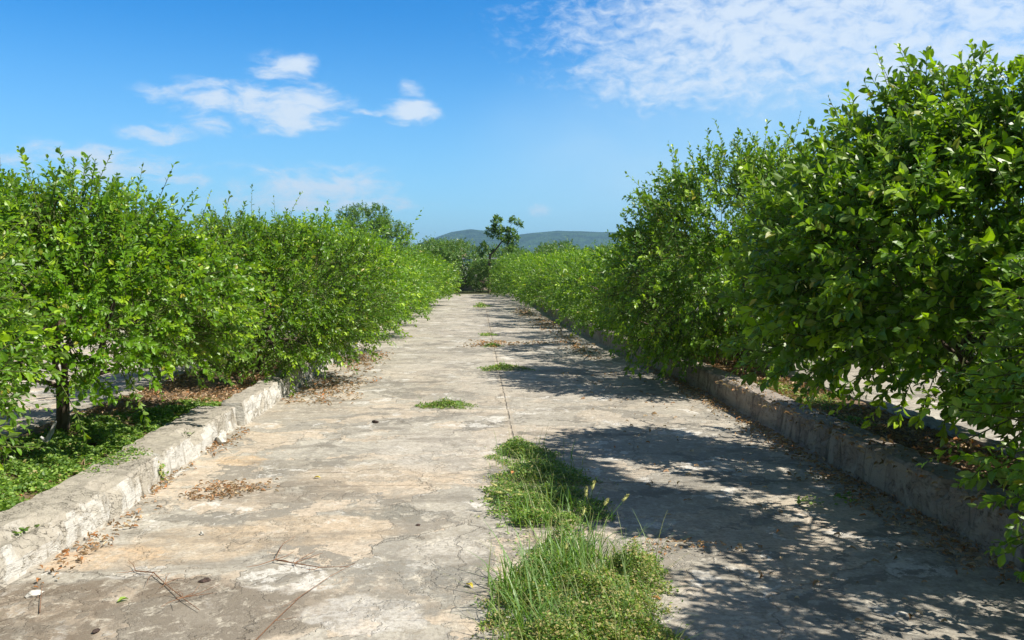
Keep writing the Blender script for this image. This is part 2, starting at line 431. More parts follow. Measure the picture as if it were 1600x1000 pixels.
def kerb_mat(name, pale, tan, dirt, topc, paint=0.5):
    m, k = new_mat(name)
    geo = k.new('ShaderNodeNewGeometry')
    pos = geo.outputs['Position']
    sn = k.new('ShaderNodeSeparateXYZ'); k.l.new(geo.outputs['True Normal'], sn.inputs[0])
    n1 = k.noise(pos, 3.5, 6, 0.65, 0.6)
    n2 = k.noise(k.vmath('MULTIPLY', pos, (1, 1, 2.2)), 14.0, 6, 0.65, 0.4)
    n3 = k.noise(k.vmath('MULTIPLY', pos, (1, 4.5, .5)), 3.0, 5, 0.6, 0.2)
    grit = k.noise(pos, 120, 4, 0.7)
    c = k.mix(k.maprange(n1, 0.44, 0.54), tan, pale)
    c = k.mix(k.maprange(n3, 0.54, 0.66, 0, 0.75), c, dirt)
    c = k.mix(k.maprange(n2, 0.56, 0.66, 0, 0.6), c, dirt)
    up = k.maprange(sn.outputs[2], 0.45, 0.75)
    ct = k.mix(k.maprange(n2, 0.4, 0.65, 0, .6), topc, tuple(x * 0.55 for x in topc))
    c = k.mix(up, c, ct)
    c = k.mix(k.maprange(grit, 0.42, 0.30, 0, 0.5), c, (0.09, 0.08, 0.06))
    vo = k.new('ShaderNodeTexVoronoi', feature='DISTANCE_TO_EDGE')
    k.l.new(k.vmath('ADD', k.vmath('MULTIPLY', pos, (1, 1, 1.6)), k.vmath('SCALE', k.noise(pos, 8, 4, color=True))), vo.inputs['Vector'])
    vo.inputs['Scale'].default_value = 4.0
    cr = k.math('MULTIPLY', k.maprange(vo.outputs['Distance'], 0.03, 0.006), k.maprange(n1, 0.53, 0.45))
    c = k.mix(k.math('MULTIPLY', cr, 0.5), c, (0.12, 0.10, 0.075))
    p = k.new('ShaderNodeBsdfPrincipled')
    k.l.new(c, p.inputs['Base Color']); p.inputs['Roughness'].default_value = 0.92
    p.inputs['Specular IOR Level'].default_value = 0.2
    h = k.math('ADD', k.math('MULTIPLY', n2, 1.2), k.math('ADD', k.math('MULTIPLY', grit, 0.3), k.math('MULTIPLY', cr, -0.9)))
    b = k.new('ShaderNodeBump'); b.inputs['Strength'].default_value = 0.9; b.inputs['Distance'].default_value = 0.02
    k.l.new(h, b.inputs['Height']); k.l.new(b.outputs[0], p.inputs['Normal'])
    k.l.new(p.outputs[0], k.out.inputs['Surface'])
    return m


M_ROAD = concrete_mat('worn_concrete', True)
M_LANE = concrete_mat('lane_concrete', False)
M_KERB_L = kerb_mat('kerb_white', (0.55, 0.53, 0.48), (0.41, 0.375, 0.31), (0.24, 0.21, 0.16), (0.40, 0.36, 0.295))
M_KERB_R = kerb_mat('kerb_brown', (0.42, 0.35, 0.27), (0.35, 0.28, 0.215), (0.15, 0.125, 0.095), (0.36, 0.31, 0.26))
M_SOIL = plain_mat('bed_soil', (0.10, 0.065, 0.04), (0.26, 0.18, 0.115), 5, 0.95, 0.9, 8, 0.5)


def ground_mat():
    m, k = new_mat('field_ground')
    pos = k.new('ShaderNodeNewGeometry').outputs['Position']
    n = k.noise(pos, 0.15, 6, 0.6); n2 = k.noise(pos, 3.0, 5, 0.6); n3 = k.noise(pos, 0.01, 5, 0.6)
    c = k.mix(k.maprange(n, 0.4, 0.6), (0.17, 0.125, 0.075), (0.06, 0.10, 0.025))
    c = k.mix(k.maprange(n2, 0.4, 0.7, 0, 0.6), c, (0.10, 0.10, 0.04))
    c = k.mix(k.maprange(n3, 0.45, 0.6, 0, 0.7), c, (0.04, 0.075, 0.02))
    p = k.new('ShaderNodeBsdfPrincipled')
    k.l.new(c, p.inputs['Base Color']); p.inputs['Roughness'].default_value = 0.95
    b = k.new('ShaderNodeBump'); b.inputs['Strength'].default_value = 0.6; b.inputs['Distance'].default_value = 0.03
    k.l.new(n2, b.inputs['Height']); k.l.new(b.outputs[0], p.inputs['Normal'])
    k.l.new(p.outputs[0], k.out.inputs['Surface'])
    return m


def hill_mat():
    m, k = new_mat('hill_forest')
    pos = k.new('ShaderNodeNewGeometry').outputs['Position']
    n = k.noise(pos, 0.02, 8, 0.65)
    n2 = k.noise(pos, 0.09, 6, 0.7)
    c = k.mix(k.maprange(n, 0.42, 0.58), (0.020, 0.055, 0.014), (0.075, 0.15, 0.035))
    c = k.mix(k.maprange(n2, 0.45, 0.62, 0, 0.8), c, (0.007, 0.020, 0.008))
    p = k.new('ShaderNodeBsdfPrincipled')
    k.l.new(c, p.inputs['Base Color']); p.inputs['Roughness'].default_value = 1.0
    p.inputs['Specular IOR Level'].default_value = 0.0
    b = k.new('ShaderNodeBump'); b.inputs['Strength'].default_value = 1.0; b.inputs['Distance'].default_value = 30.0
    k.l.new(n2, b.inputs['Height']); k.l.new(b.outputs[0], p.inputs['Normal'])
    k.l.new(p.outputs[0], k.out.inputs['Surface'])
    return m


# ------------------------------------------------------------------ setting
def sheet(name, x0, x1, y0, y1, z, mat, nx=1, ny=1, amp=0.0, seed=0):
    xs = np.linspace(x0, x1, nx + 1); ys = np.linspace(y0, y1, ny + 1)
    X, Y = np.meshgrid(xs, ys)
    rs = np.random.RandomState(seed)
    Z = np.full_like(X, z)
    if amp:
        for _ in range(14):
            a, b, ph = rs.uniform(-5, 5), rs.uniform(-5, 5), rs.uniform(0, 6)
            Z += amp / 5 * np.sin(a * X + b * Y + ph)
    mb = MB()
    i = np.arange(ny)[:, None] * (nx + 1) + np.arange(nx)[None]
    f = np.stack([i, i + 1, i + nx + 2, i + nx + 1], -1).reshape(-1, 4)
    mb.add(np.stack([X, Y, Z], -1).reshape(-1, 3), f)
    o = link(name, mb.mesh(name, [mat], smooth=amp > 0))
    prop(o, kind='structure')
    return o


END = 45.0
sheet('ground', -7000, 7000, -7000, 7000, -0.02, ground_mat())
sheet('road', -2.75, 3.25, -8, END, 0.0, M_ROAD)
sheet('side_lane', -9.4, -3.95, -8, END, -0.006, M_LANE)
sheet('side_lane', 3.98, 9.6, -8, END, -0.006, M_LANE)
bl = sheet('planting_bed', -3.90, -2.60, -6, END, 0.135, M_SOIL, 14, 260, 0.035, 3)
br = sheet('planting_bed', 3.05, 3.85, -6, END, 0.21, M_SOIL, 10, 260, 0.03, 4)
sheet('planting_bed', -13.5, -9.4, -6, END, 0.05, M_SOIL, 14, 60, 0.05, 5)
sheet('planting_bed', 9.6, 13.5, -6, END, 0.05, M_SOIL, 14, 60, 0.05, 6)


def hills():
    nx, ny = 260, 60
    xs = np.linspace(-1500, 2300, nx); ys = np.linspace(2300, 3600, ny)
    X, Y = np.meshgrid(xs, ys)
    # skyline heights: pixel columns of the ridge
    px = np.array([-600, 300, 620, 680, 705, 735, 770, 800, 830, 870, 910, 950, 1000, 1100, 1300, 1700])
    py = np.array([420, 415, 392, 372, 363, 358, 361, 368, 364, 361, 361, 362, 360, 366, 372, 400])
    cx = np.array([pix_dir(a, b).x / pix_dir(a, b).y for a, b in zip(px, py)])
    cz = np.array([pix_dir(a, b).z / pix_dir(a, b).y for a, b in zip(px, py)])
    ridge_y = 2950
    h = (np.interp(X / Y, cx, cz) * ridge_y - 95) * 1.0 + 98
    prof = np.clip(1 - np.abs((Y - ridge_y) / 640.0) ** 1.5, 0, 1)
    rs = np.random.RandomState(4)
    N = np.zeros_like(X)
    for s in range(40):
        fr = 0.004 * 1.09 ** s
        th = rs.uniform(0, 6.3)
        N += np.sin(fr * (X * math.cos(th) + Y * math.sin(th)) + rs.uniform(0, 6)) * (0.75 / (1 + s * 0.25))
    spur = 0.10 * np.sin(X * 0.011 + 1.5 * np.sin(Y * 0.006)) * prof * (1 - prof) * 4
    Z = h * (prof + spur) + N * 1.6 * prof - 3
    mb = MB()
    i = np.arange(ny - 1)[:, None] * nx + np.arange(nx - 1)[None]
    f = np.stack([i, i + 1, i + nx + 1, i + nx], -1).reshape(-1, 4)
    mb.add(np.stack([X, Y, Z], -1).reshape(-1, 3), f)
    o = link('hills', mb.mesh('hills', [hill_mat()], smooth=True))
    prop(o, kind='structure')


hills()


def fnoise(rs, n=10, lo=2, hi=30):
    a = rs.uniform(lo, hi, n); p = rs.uniform(0, 6.28, n)
    return lambda y: sum(np.sin(a[i] * y + p[i]) for i in range(n)) / math.sqrt(n)


def kerb(name, path, height, width, side, mat, label, seed, step=0.05, rough=0.012, notches=(), group=None):
    """side=+1: face looks to +x. path: list of (y, x_of_face)"""
    rs = np.random.RandomState(seed)
    y0, y1 = path[0][0], path[-1][0]
    n = int((y1 - y0) / step)
    ys = np.linspace(y0, y1, n)
    xf = np.interp(ys, [p[0] for p in path], [p[1] for p in path])
    nz = [fnoise(rs, 12, 1.5, 40) for _ in range(9)]
    rows = []
    zz = [-0.03, 0.05, 0.45, 0.75, 0.93, 1.0, 1.0, 1.0, -0.03]
    xx = [0.03, 0.015, 0.006, 0.0, -0.004, -0.022, -width * 0.5, -width, -width]
    chip = np.clip(fnoise(rs, 8, 3, 18)(ys) - 0.9, 0, 1.2)
    for a, b in notches: chip += np.exp(-((ys - a) / b) ** 2) * 1.6
    for r in range(9):
        x = xf + side * (xx[r] + rough * nz[r](ys) * (1 if r < 7 else 1.2))
        z = ys * 0 + zz[r] * height + (rough * 0.6 * nz[(r + 3) % 9](ys) if 1 <= r <= 7 else 0)
        if r in (3, 4, 5):
            x = x - side * chip * 0.035 * (1 + (r - 3) * .4); z = z - chip * 0.03 * (r - 2) / 2
        rows.append(np.stack([x, ys, z], -1))
    V = np.stack(rows, 1)
    R = 9
    i = np.arange(n - 1)[:, None] * R + np.arange(R - 1)[None]
    f = np.stack([i, i + R, i + R + 1, i + 1], -1).reshape(-1, 4)
    if side < 0: f = f[:, ::-1]
    mb = MB()
    mb.add(V.reshape(-1, 3), f)
    mb.add(V[0], np.arange(R)[None]); mb.add(V[-1], np.arange(R)[None])
    o = link(name, mb.mesh(name, [mat]))
    prop(o, label, 'kerb', group)
    return o


kerb('kerb', [(-4, -2.36), (4, -2.39), (5, -2.31), (8.05, -2.41)], 0.205, 0.36, 1, M_KERB_L,
     'broken whitewashed concrete kerb with a crumbling face, nearest on the left of the road', 11, 0.025, 0.0075, notches=[(4.35, .25), (5.2, .12), (6.9, .2), (3.7, .03), (6.05, .035)])
kerb('kerb', [(8.07, -2.34), (14, -2.36), (END, -2.35)], 0.235, 0.22, 1, M_KERB_L,
     'stained vertical kerb under the left trees, starting where the whitewashed kerb ends', 12, 0.06, 0.012)
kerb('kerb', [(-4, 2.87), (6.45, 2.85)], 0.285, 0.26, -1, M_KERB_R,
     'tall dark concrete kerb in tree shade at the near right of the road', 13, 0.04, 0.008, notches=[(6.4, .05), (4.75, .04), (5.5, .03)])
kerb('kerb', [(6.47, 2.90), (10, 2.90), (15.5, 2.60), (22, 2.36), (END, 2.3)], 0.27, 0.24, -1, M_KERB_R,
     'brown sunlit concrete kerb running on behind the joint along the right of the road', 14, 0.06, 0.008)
kerb('kerb', [(-4, -4.08), (END, -4.08)], 0.16, 0.2, -1, M_KERB_L, 'low pale kerb on the far side of the left planting bed, along the side lane', 15, 0.08, 0.012)
kerb('kerb', [(-4, 4.02), (END, 4.02)], 0.27, 0.2, 1, M_KERB_L, 'pale kerb strip behind the right planting bed, seen through the gap under the trees', 16, 0.08, 0.01)

# ------------------------------------------------------------------ trees
def limb_curve(a, b, rs, n=7, sag=0.12):
    a = np.array(a, float); b = np.array(b, float)
    t = np.linspace(0, 1, n)[:, None]
    L = np.linalg.norm(b - a)
    mid = (a + b) / 2 + rs.normal(0, sag * L, 3) * np.array([1, 1, .5]) + np.array([0, 0, 0.08 * L])
    return (1 - t) ** 2 * a + 2 * t * (1 - t) * mid + t ** 2 * b


def crown_mesh(name, seed, blobs, n_shoots, K, leaf_len, tmpl, mats, zmin=0.3, flush=0.25, slen=(0.16, 0.36), wild=0.035,
               hole=0.35, width=0.56, stems=True, droop=0.6, ctr=None, tuft=0.8):
    rs = np.random.RandomState(seed)
    B = np.array(blobs, float)
    wgt = B[:, 3] * B[:, 4] + B[:, 4] * B[:, 5]; wgt /= wgt.sum()
    ctr = np.array(ctr if ctr is not None else [B[:, 0].mean(), B[:, 1].mean(), B[:, 2].mean() - 0.2])
    A, Dd, depth = [], [], []
    ph = rs.uniform(0, 6.28, (6,)); fr = rs.uniform(2.2, 4.2, (6, 3)) * rs.choice([-1, 1], (6, 3))
    need = n_shoots; got = 0
    while got < need:
        m = need * 2
        bi = rs.choice(len(B), m, p=wgt)
        d = nrm(rs.normal(0, 1, (m, 3)))
        u = 1 - np.abs(rs.normal(0, 0.24, m))
        u = np.clip(u, 0.15, 1)
        p = B[bi, :3] + d * B[bi, 3:6] * u[:, None]
        q = (p[:, None] - B[None, :, :3]) / B[None, :, 3:6]
        ins = (np.linalg.norm(q, axis=2) < 0.62).sum(1) - (u < 0.62)
        g = sum(np.sin(p @ fr[i] + ph[i]) for i in range(6)) / 2.4
        ok = (p[:, 2] > zmin + rs.uniform(0, 0.25, m)) & (ins < 1) & (g > -1.3 + hole * rs.uniform(0.6, 1.6, m) * 1.4)
        p, d = p[ok], d[ok]
        out = nrm(p - ctr)
        A.append(p); Dd.append(nrm(d * 0.5 + out * 0.7)); got += len(p)
    A = np.concatenate(A)[:need]; Dd = np.concatenate(Dd)[:need]
    n = need
    zr = (A[:, 2] - A[:, 2].min()) / (A[:, 2].max() - A[:, 2].min())
    upb = -droop * 0.5 + (droop + 0.1) * zr + rs.normal(0, .15, n)
    D = nrm(Dd + rs.normal(0, 0.38, (n, 3)) + np.stack([0 * zr, 0 * zr, upb], -1))
    Ls = rs.uniform(*slen, n)
    w = (rs.rand(n) < wild) & (zr > 0.45)
    Ls[w] *= rs.uniform(1.4, 2.1, w.sum()); D[w] = nrm(D[w] * 0.9 + np.array([0, 0, 0.7]))
    curve = rs.normal(0, 0.10, (n, 3)) + np.array([0, 0, -0.07])
    t = (np.arange(K) + 0.5) / K
    tt = np.broadcast_to(t, (n, K)) + rs.uniform(-.3, .3, (n, K)) / K
    P = A[:, None] + D[:, None] * (Ls[:, None] * tt)[..., None] + curve[:, None] * ((Ls[:, None] * tt ** 2)[..., None])
    T = nrm(D[:, None] + 2 * curve[:, None] * tt[..., None])
    ref = nrm(rs.normal(0, 1, (n, 1, 3)))
    a = nrm(np.cross(T, ref)); b = np.cross(T, a)
    phi = np.arange(K)[None] * 2.4 + rs.uniform(0, 6.28, (n, 1)) + rs.normal(0, .35, (n, K))
    rad = np.cos(phi)[..., None] * a + np.sin(phi)[..., None] * b
    sp = np.clip(1.15 - 0.5 * tt, .3, 1.2)[..., None] * rs.uniform(.7, 1.2, (n, K, 1))
    LD = nrm(T * tuft * (0.5 + tt[..., None] * .7) + rad * sp + np.array([0, 0, -0.12]))
    LN = T * 0.8 + np.array([0, 0, 0.6]) + rs.normal(0, 0.5, (n, K, 3))
    LL = leaf_len * rs.uniform(.42, 1.2, (n, K)) * rs.uniform(.8, 1.15, (n, 1)) * (1 - 0.3 * (tt > 0.9))
    LW = LL * width * rs.uniform(.85, 1.15, (n, K))
    yg = (rs.rand(n) < flush * .8)[:, None] * np.clip((tt - 0.15) * 1.3, 0, 1) * rs.uniform(.5, 1, (n, 1))
    clump = 0.5 + 0.5 * np.sin(A @ np.array([1.9, -1.3, 1.1]) + ph[0])
    tone = np.clip(rs.uniform(0, 1, (n, K)) * .6 + 0.3 * rs.rand(n, 1) + .2 * clump[:, None], 0, 1)
    yel = (rs.rand(n, K) < 0.03) * rs.uniform(.3, 1, (n, K))
    C = np.stack([tone, yg, yel, np.ones_like(tone)], -1)
    mb = MB()
    f3 = lambda x: x.reshape(-1, 3)
    leaves(mb, f3(P), f3(LD), f3(LN), LL.ravel(), LW.ravel(), tmpl, 0, C.reshape(-1, 4))
    if stems:
        q0 = A; q1 = A + D * (Ls * .5)[:, None] + curve * (Ls * .25)[:, None]; q2 = A + D * Ls[:, None] + curve * Ls[:, None]
        pts = np.stack([q0 - D * 0.12, q1, q2], 1)
        aa = nrm(np.cross(D, ref[:, 0])); bb = np.cross(D, aa)
        th = np.array([0, 2.094, 4.189]); r = np.array([0.0045, 0.003, 0.0012])
        V = pts[:, :, None] + r[None, :, None, None] * (np.cos(th)[None, None, :, None] * aa[:, None, None] + np.sin(th)[None, None, :, None] * bb[:, None, None])
        base = np.arange(n)[:, None, None] * 9
        i = np.array([0, 3])[:, None]; j = np.arange(3)[None]
        F = np.stack([i + j, i + (j + 1) % 3, i + 3 + (j + 1) % 3, i + 3 + j], -1).reshape(1, -1, 4)
        mb.add(V.reshape(-1, 3), (F + base).reshape(-1, 4), 1)
    return mb.mesh(name, mats), A


def trunk_mesh(name, seed, anchors, base_h=0.45, r0=0.075, n_limb=6, n_sub=4, mat=None, fork=None):
    rs = np.random.RandomState(seed)
    mb = MB()
    top = np.array([rs.normal(0, .06), rs.normal(0, .06), base_h])
    if fork is not None: top = np.array(fork, float)
    tube(mb, limb_curve((0, 0, -0.12), top, rs, 6, 0.05), np.linspace(r0 * 1.25, r0, 6), 9)
    ctr = anchors.mean(0)
    for i in range(n_limb):
        tg = anchors[rs.randint(len(anchors))]
        p1 = top + (ctr - top) * 0.35 + (tg - ctr) * 0.42
        c = limb_curve(top - np.array([0, 0, .04]), p1, rs)
        r1 = r0 * rs.uniform(.45, .65)
        tube(mb, c, np.linspace(r1, r1 * .6, len(c)), 7)
        near = anchors[np.argsort(np.linalg.norm(anchors - (p1 + (tg - p1) * .7), axis=1))[:max(20, len(anchors) // 6)]]
        for j in range(n_sub):
            t2 = near[rs.randint(len(near))]
            s = c[rs.randint(3, len(c))]
            c2 = limb_curve(s, t2, rs, 6)
            tube(mb, c2, np.linspace(r1 * .5, .006, 6), 5)
    return mb.mesh(name, [mat or M_BARK], smooth=True)


def lime_blobs(seed, R=1.8, H=2.9, lean=(0, 0)):
    rs = np.random.RandomState(seed)
    bl = [(0, 0, H * .50, R * .86, R * .86, H * .42)]
    for i in range(9):
        a = i * 0.698 + rs.uniform(-.25, .25)
        rr = R * rs.uniform(.48, .66)
        z = H * rs.uniform(.26, .62)
        s = R * rs.uniform(.34, .48)
        bl.append((rr * math.cos(a) + lean[0] * .3, rr * math.sin(a) + lean[1] * .3, z, s, s, s * rs.uniform(.8, 1.05)))
    for i in range(4):
        a = rs.uniform(0, 6.28); rr = R * rs.uniform(.1, .45); s = R * rs.uniform(.28, .4)
        bl.append((rr * math.cos(a), rr * math.sin(a), H - s * 1.05 - rs.uniform(0, .15), s, s, s))
    return bl


M_C = [M_LIME, M_TWIG]
PROTO = {}


def make_lime(key, seed, shoots, K, leaf, tmpl, R, H, fruit=0, **kw):
    me, A = crown_mesh('lime_crown_' + key, seed, lime_blobs(seed, R, H), shoots, K, leaf, tmpl, M_C, **kw)
    PROTO[key] = (me, trunk_mesh('lime_trunk_' + key, seed, A, r0=.045 if key == 'near_left' else .07), A, H)


def fruit_mesh():
    mb = MB()
    n, s = 6, 8
    v = []
    for i in range(n + 1):
        ph = math.pi * i / n
        for j in range(s):
            th = 2 * math.pi * j / s
            v.append((0.024 * math.sin(ph) * math.cos(th), 0.024 * math.sin(ph) * math.sin(th), 0.028 * math.cos(ph)))
    f = [(i * s + j, i * s + (j + 1) % s, (i + 1) * s + (j + 1) % s, (i + 1) * s + j) for i in range(n) for j in range(s)]
    mb.add(v, f)
    return mb.mesh('fruit', [M_FRUIT], smooth=True)


FRUIT = fruit_mesh()


def place_lime(key, x, y, rot, sc, label, group, fruit=0, seed=0, z=0.16, name='lime_tree'):
    me, tr, A, H = PROTO[key]
    e = empty(name, (x, y, z), label, 'tree', group, rot, sc)
    link('trunk', tr, e)
    link('crown', me, e)
    rs = np.random.RandomState(seed + 77)
    for i in range(fruit):
        a = A[rs.randint(len(A))]
        o = link('fruit', FRUIT, e, tuple(a + np.array([0, 0, -.05]) + nrm(a - np.array([0, 0, 1.2])) * 0.06))
    return e


make_lime('near_right', 101, 4500, 17, 0.080, LEAF_HI, 2.15, 2.66, wild=0.05, flush=0.38, zmin=0.56, slen=(.18, .40), hole=.55)
make_lime('second_right', 102, 3500, 16, 0.064, LEAF_HI, 1.9, 2.5, wild=0.06, flush=0.36, zmin=0.04, hole=.38)
make_lime('near_left', 103, 2400, 17, 0.062, LEAF_HI, 1.6, 2.08, wild=0.05, flush=0.35, zmin=0.55)
make_lime('second_left', 104, 2900, 16, 0.060, LEAF_LO, 1.85, 2.15, wild=0.04, flush=0.33, zmin=0.08)
make_lime('middle', 105, 1700, 14, 0.075, LEAF_LO, 1.85, 2.15, wild=0.05, flush=0.4, zmin=0.25, stems=False, hole=.6)
make_lime('middle_two', 106, 1700, 14, 0.075, LEAF_LO, 1.8, 2.2, wild=0.05, flush=0.4, zmin=0.25, stems=False, hole=.6)
make_lime('distant', 107, 900, 11, 0.12, LEAF_MIN, 1.85, 2.2, wild=0.05, flush=0.35, zmin=0.25, stems=False, hole=.6)
make_lime('distant_two', 108, 900, 11, 0.12, LEAF_MIN, 1.85, 2.2, wild=0.04, flush=0.25, zmin=0.25, stems=False)

GR, GL = 'lime trees in the row along the right kerb', 'lime trees in the row along the left kerb'
rt = random.Random(5)
# right row
place_lime('second_right', 3.8, 2.3, 1.0, 1.0, 'lime tree beside the camera, shading the bottom right corner of the road', GR, 0, 0, .2)
place_lime('near_right', 4.02, 5.35, 1.5, (1.0, 1.03, 1.03), 'tallest lime tree, at the right edge, with the largest glossy leaves', GR, 16, 1, .2)
place_lime('second_right', 3.72, 10.9, 2.2, (1.08, 1.08, 1.22), 'big lime tree behind the nearest right one, drooping low over the kerb', GR, 12, 2, .2)
ordn = ['third', 'fourth', 'fifth', 'sixth', 'seventh', 'eighth', 'ninth', 'tenth', 'eleventh', 'twelfth']
ry = [14.6, 18.0, 21.6, 25.0, 28.6, 32.2, 36.0, 39.8, 43.4]
for i, y in enumerate(ry):
    key = ['middle', 'middle_two'][i % 2] if i < 4 else ['distant', 'distant_two'][i % 2]
    place_lime(key, 3.3 + rt.uniform(-.12, .12) - min(i, 5) * .12, y, rt.uniform(0, 6.28), (lambda a: (a, a, a * rt.uniform(.76, .88)))(rt.uniform(.92, 1.08)),
               'sunlit lime tree, %s from the front in the row along the right kerb' % ordn[i + 0], GR, 0, i, .2)
# left row
place_lime('second_left', -4.32, 4.5, 0.5, 1.0, 'lime tree at the left edge of the photo, its branches reaching down over the bed', GL, 0, 3, .12)
place_lime('near_left', -3.62, 7.1, 2.0, 1.06, 'lime tree on a thin dark trunk above the green ground cover, near left', GL, 8, 4, .12)
place_lime('second_left', -2.9, 10.9, 3.6, (1.0, 1.0, .98), 'lime tree overhanging the road behind the whitewashed kerb, shading the stained kerb', GL, 6, 5, .14)
ly = [14.3, 17.8, 21.4, 25.0, 28.4, 32.0, 35.8, 39.6, 43.2]
for i, y in enumerate(ly):
    key = ['middle_two', 'middle'][i % 2] if i < 4 else ['distant_two', 'distant'][i % 2]
    place_lime(key, -2.85 + rt.uniform(-.15, .15) + min(i, 6) * .04, y, rt.uniform(0, 6.28), (lambda a: (a, a, a * rt.uniform(.82, 1.08)))(rt.uniform(.80, 1.06)),
               'bushy lime tree, %s from the front in the row along the left kerb' % ordn[i + 1], GL, 0, i, .14)
# rows beyond the side lanes
for side, xs_, nm in ((-1, (-10.8, -17.5), 'left'), (1, (10.8, 17.5), 'right')):
    for r, x in enumerate(xs_):
        for j in range(11):
            y = 4.5 + j * 3.9 + r * 1.2 + rt.uniform(-.3, .3)
            if side > 0 and y < 9: continue
            key = 'middle' if (j < 5 and r == 0 and side < 0) else ('distant', 'distant_two')[(j + r) % 2]
            s = rt.uniform(1.08, 1.25)
            place_lime(key, x + rt.uniform(-.3, .3), y, rt.uniform(0, 6.28), s,
                       'lime tree in the %s row beyond the %s side lane' % (('first', 'second')[r], nm),
                       'lime trees in the %s row beyond the %s side lane' % (('first', 'second')[r], nm), 0, 0, 0.05)

# trees at the end of the road
M_F = [M_FAR, M_TWIG]


def round_blobs(seed, R, H, z0, n=9):
    rs = np.random.RandomState(seed)
    bl = [(0, 0, (H + z0) / 2, R * .75, R * .75, (H - z0) / 2 * .85)]
    for i in range(n):
        a = rs.uniform(0, 6.28); rr = R * rs.uniform(.3, .68); s = R * rs.uniform(.26, .42)
        bl.append((rr * math.cos(a), rr * math.sin(a), rs.uniform(z0 + s * .6, H - s), s, s, s * .85))
    return bl


def far_proto(key, seed, R, H, z0, shoots, K, leaf, **kw):
    me, A = crown_mesh('far_crown_' + key, seed, round_blobs(seed, R, H, z0), shoots, K, leaf, LEAF_MIN, M_F, zmin=z0 * .8, stems=False,
                       wild=0.02, droop=.4, slen=(.25, .5), hole=.4, **kw)
    PROTO[key] = (me, trunk_mesh('far_trunk_' + key, seed, A, base_h=max(z0, .5), r0=.12, n_limb=5, n_sub=3), A, H)


far_proto('dark_low', 201, 2.2, 3.6, 0.3, 1100, 11, 0.15, flush=.12)
far_proto('grey_low', 202, 2.0, 3.3, 0.2, 1100, 11, 0.13, flush=.3)
far_proto('dark_tall', 203, 2.3, 6.3, 1.8, 1300, 11, 0.17, flush=.05)
G_END = 'bushy dark trees closing off the end of the road'
spots = [(-13, 50, .95), (-10.2, 47.5, .9), (-7.6, 49.5, 1.0), (-5.2, 47.2, .95), (-3.0, 48.6, 1.0), (-1.2, 51.5, 1.06), (0.9, 48.5, .78), (2.6, 50.5, .95),
         (4.6, 48, .92), (7.0, 50, .95), (9.6, 48.2, .95), (12.4, 50.4, 1.0), (15.5, 49, .95), (-16, 49, 1.0), (-19, 51, 1.05), (19, 51, 1.0),
         (-6.5, 54, 1.1), (-2.8, 56, 1.1), (1.8, 56, 1.05), (5.5, 55, 1.05), (-11, 56, 1.15), (10, 56, 1.05), (-16, 57, 1.2), (15, 57, 1.1)]
for i, (x, y, s) in enumerate(spots):
    place_lime(('dark_low', 'grey_low')[i % 2], x, y, i * 1.3, (s, s, s * rt.uniform(.78, .98)), 'bushy dark green tree in the thicket across the end of the road', G_END, z=-.02, name='bushy_tree')
place_lime('dark_tall', -8.2, 60, .5, 1.02, 'dark round tree rising above the left orchard skyline', None, z=-.02, name='round_tree')
place_lime('dark_tall', -6.9, 63, 2.5, .86, 'lower dark tree half hidden to the right of the dark round one', None, z=-.02, name='round_tree')


def gangly_tree():
    x0, y0 = gp(764, 459)
    y0 = 46.5; x0 = (764 - 745) * y0 / 1256
    s = y0 / 1256
    Z = lambda py: CAM_H + (415 - py) * s
    X = lambda px: (px - 764) * s
    e = empty('gangly_tree', (x0, y0, -.02), 'lone thin tree with leaning trunk and sparse clumped crown at the road end', 'tree')
    cl = [(776, 345, 9), (779, 357, 9), (770, 362, 10), (786, 368, 11), (797, 366, 10), (802, 347, 9), (811, 353, 5), (794, 377, 9), (798, 386, 6), (803, 372, 7),
          (758, 385, 8), (752, 392, 6), (765, 388, 5)]
    rs = np.random.RandomState(9)
    bl = [(X(a), rs.uniform(-.35, .35), Z(b), r * s * .8, r * s * .8, r * s * .78) for a, b, r in cl]
    me, A = crown_mesh('gangly_crown', 31, bl, 300, 8, 0.17, LEAF_LO, M_F, zmin=1.0, stems=False, wild=0, slen=(.08, .2), flush=.2, hole=.1, ctr=(X(785), 0, Z(372)))
    mb = MB()
    fork = np.array([X(766), 0, Z(398)])
    tube(mb, [(0, 0, -.1), (X(765), .02, Z(440)), (X(764), 0, Z(415)), fork], [.10, .08, .075, .07], 7)
    k2 = np.array([X(784), 0, Z(377)])
    tube(mb, [fork, fork * .5 + k2 * .5 + np.array([0, 0, -.05]), k2], [.06, .05, .045], 6)
    tube(mb, [fork, np.array([X(757), 0, Z(388)])], [.04, .02], 5)
    for b in bl[:10]:
        tube(mb, [k2, (k2 + np.array(b[:3])) / 2 + rs.normal(0, .05, 3), b[:3]], [.026, .016, .006], 5)
    link('trunk', mb.mesh('gangly_trunk', [M_BARK], smooth=True), e)
    link('crown', me, e)


gangly_tree()


def box(mb, x0, x1, y0, y1, z0, z1, mi=0):
    v = [(x, y, z) for x in (x0, x1) for y in (y0, y1) for z in (z0, z1)]
    mb.add(v, [(0, 1, 3, 2), (4, 6, 7, 5), (0, 4, 5, 1), (2, 3, 7, 6), (0, 2, 6, 4), (1, 5, 7, 3)], mi)


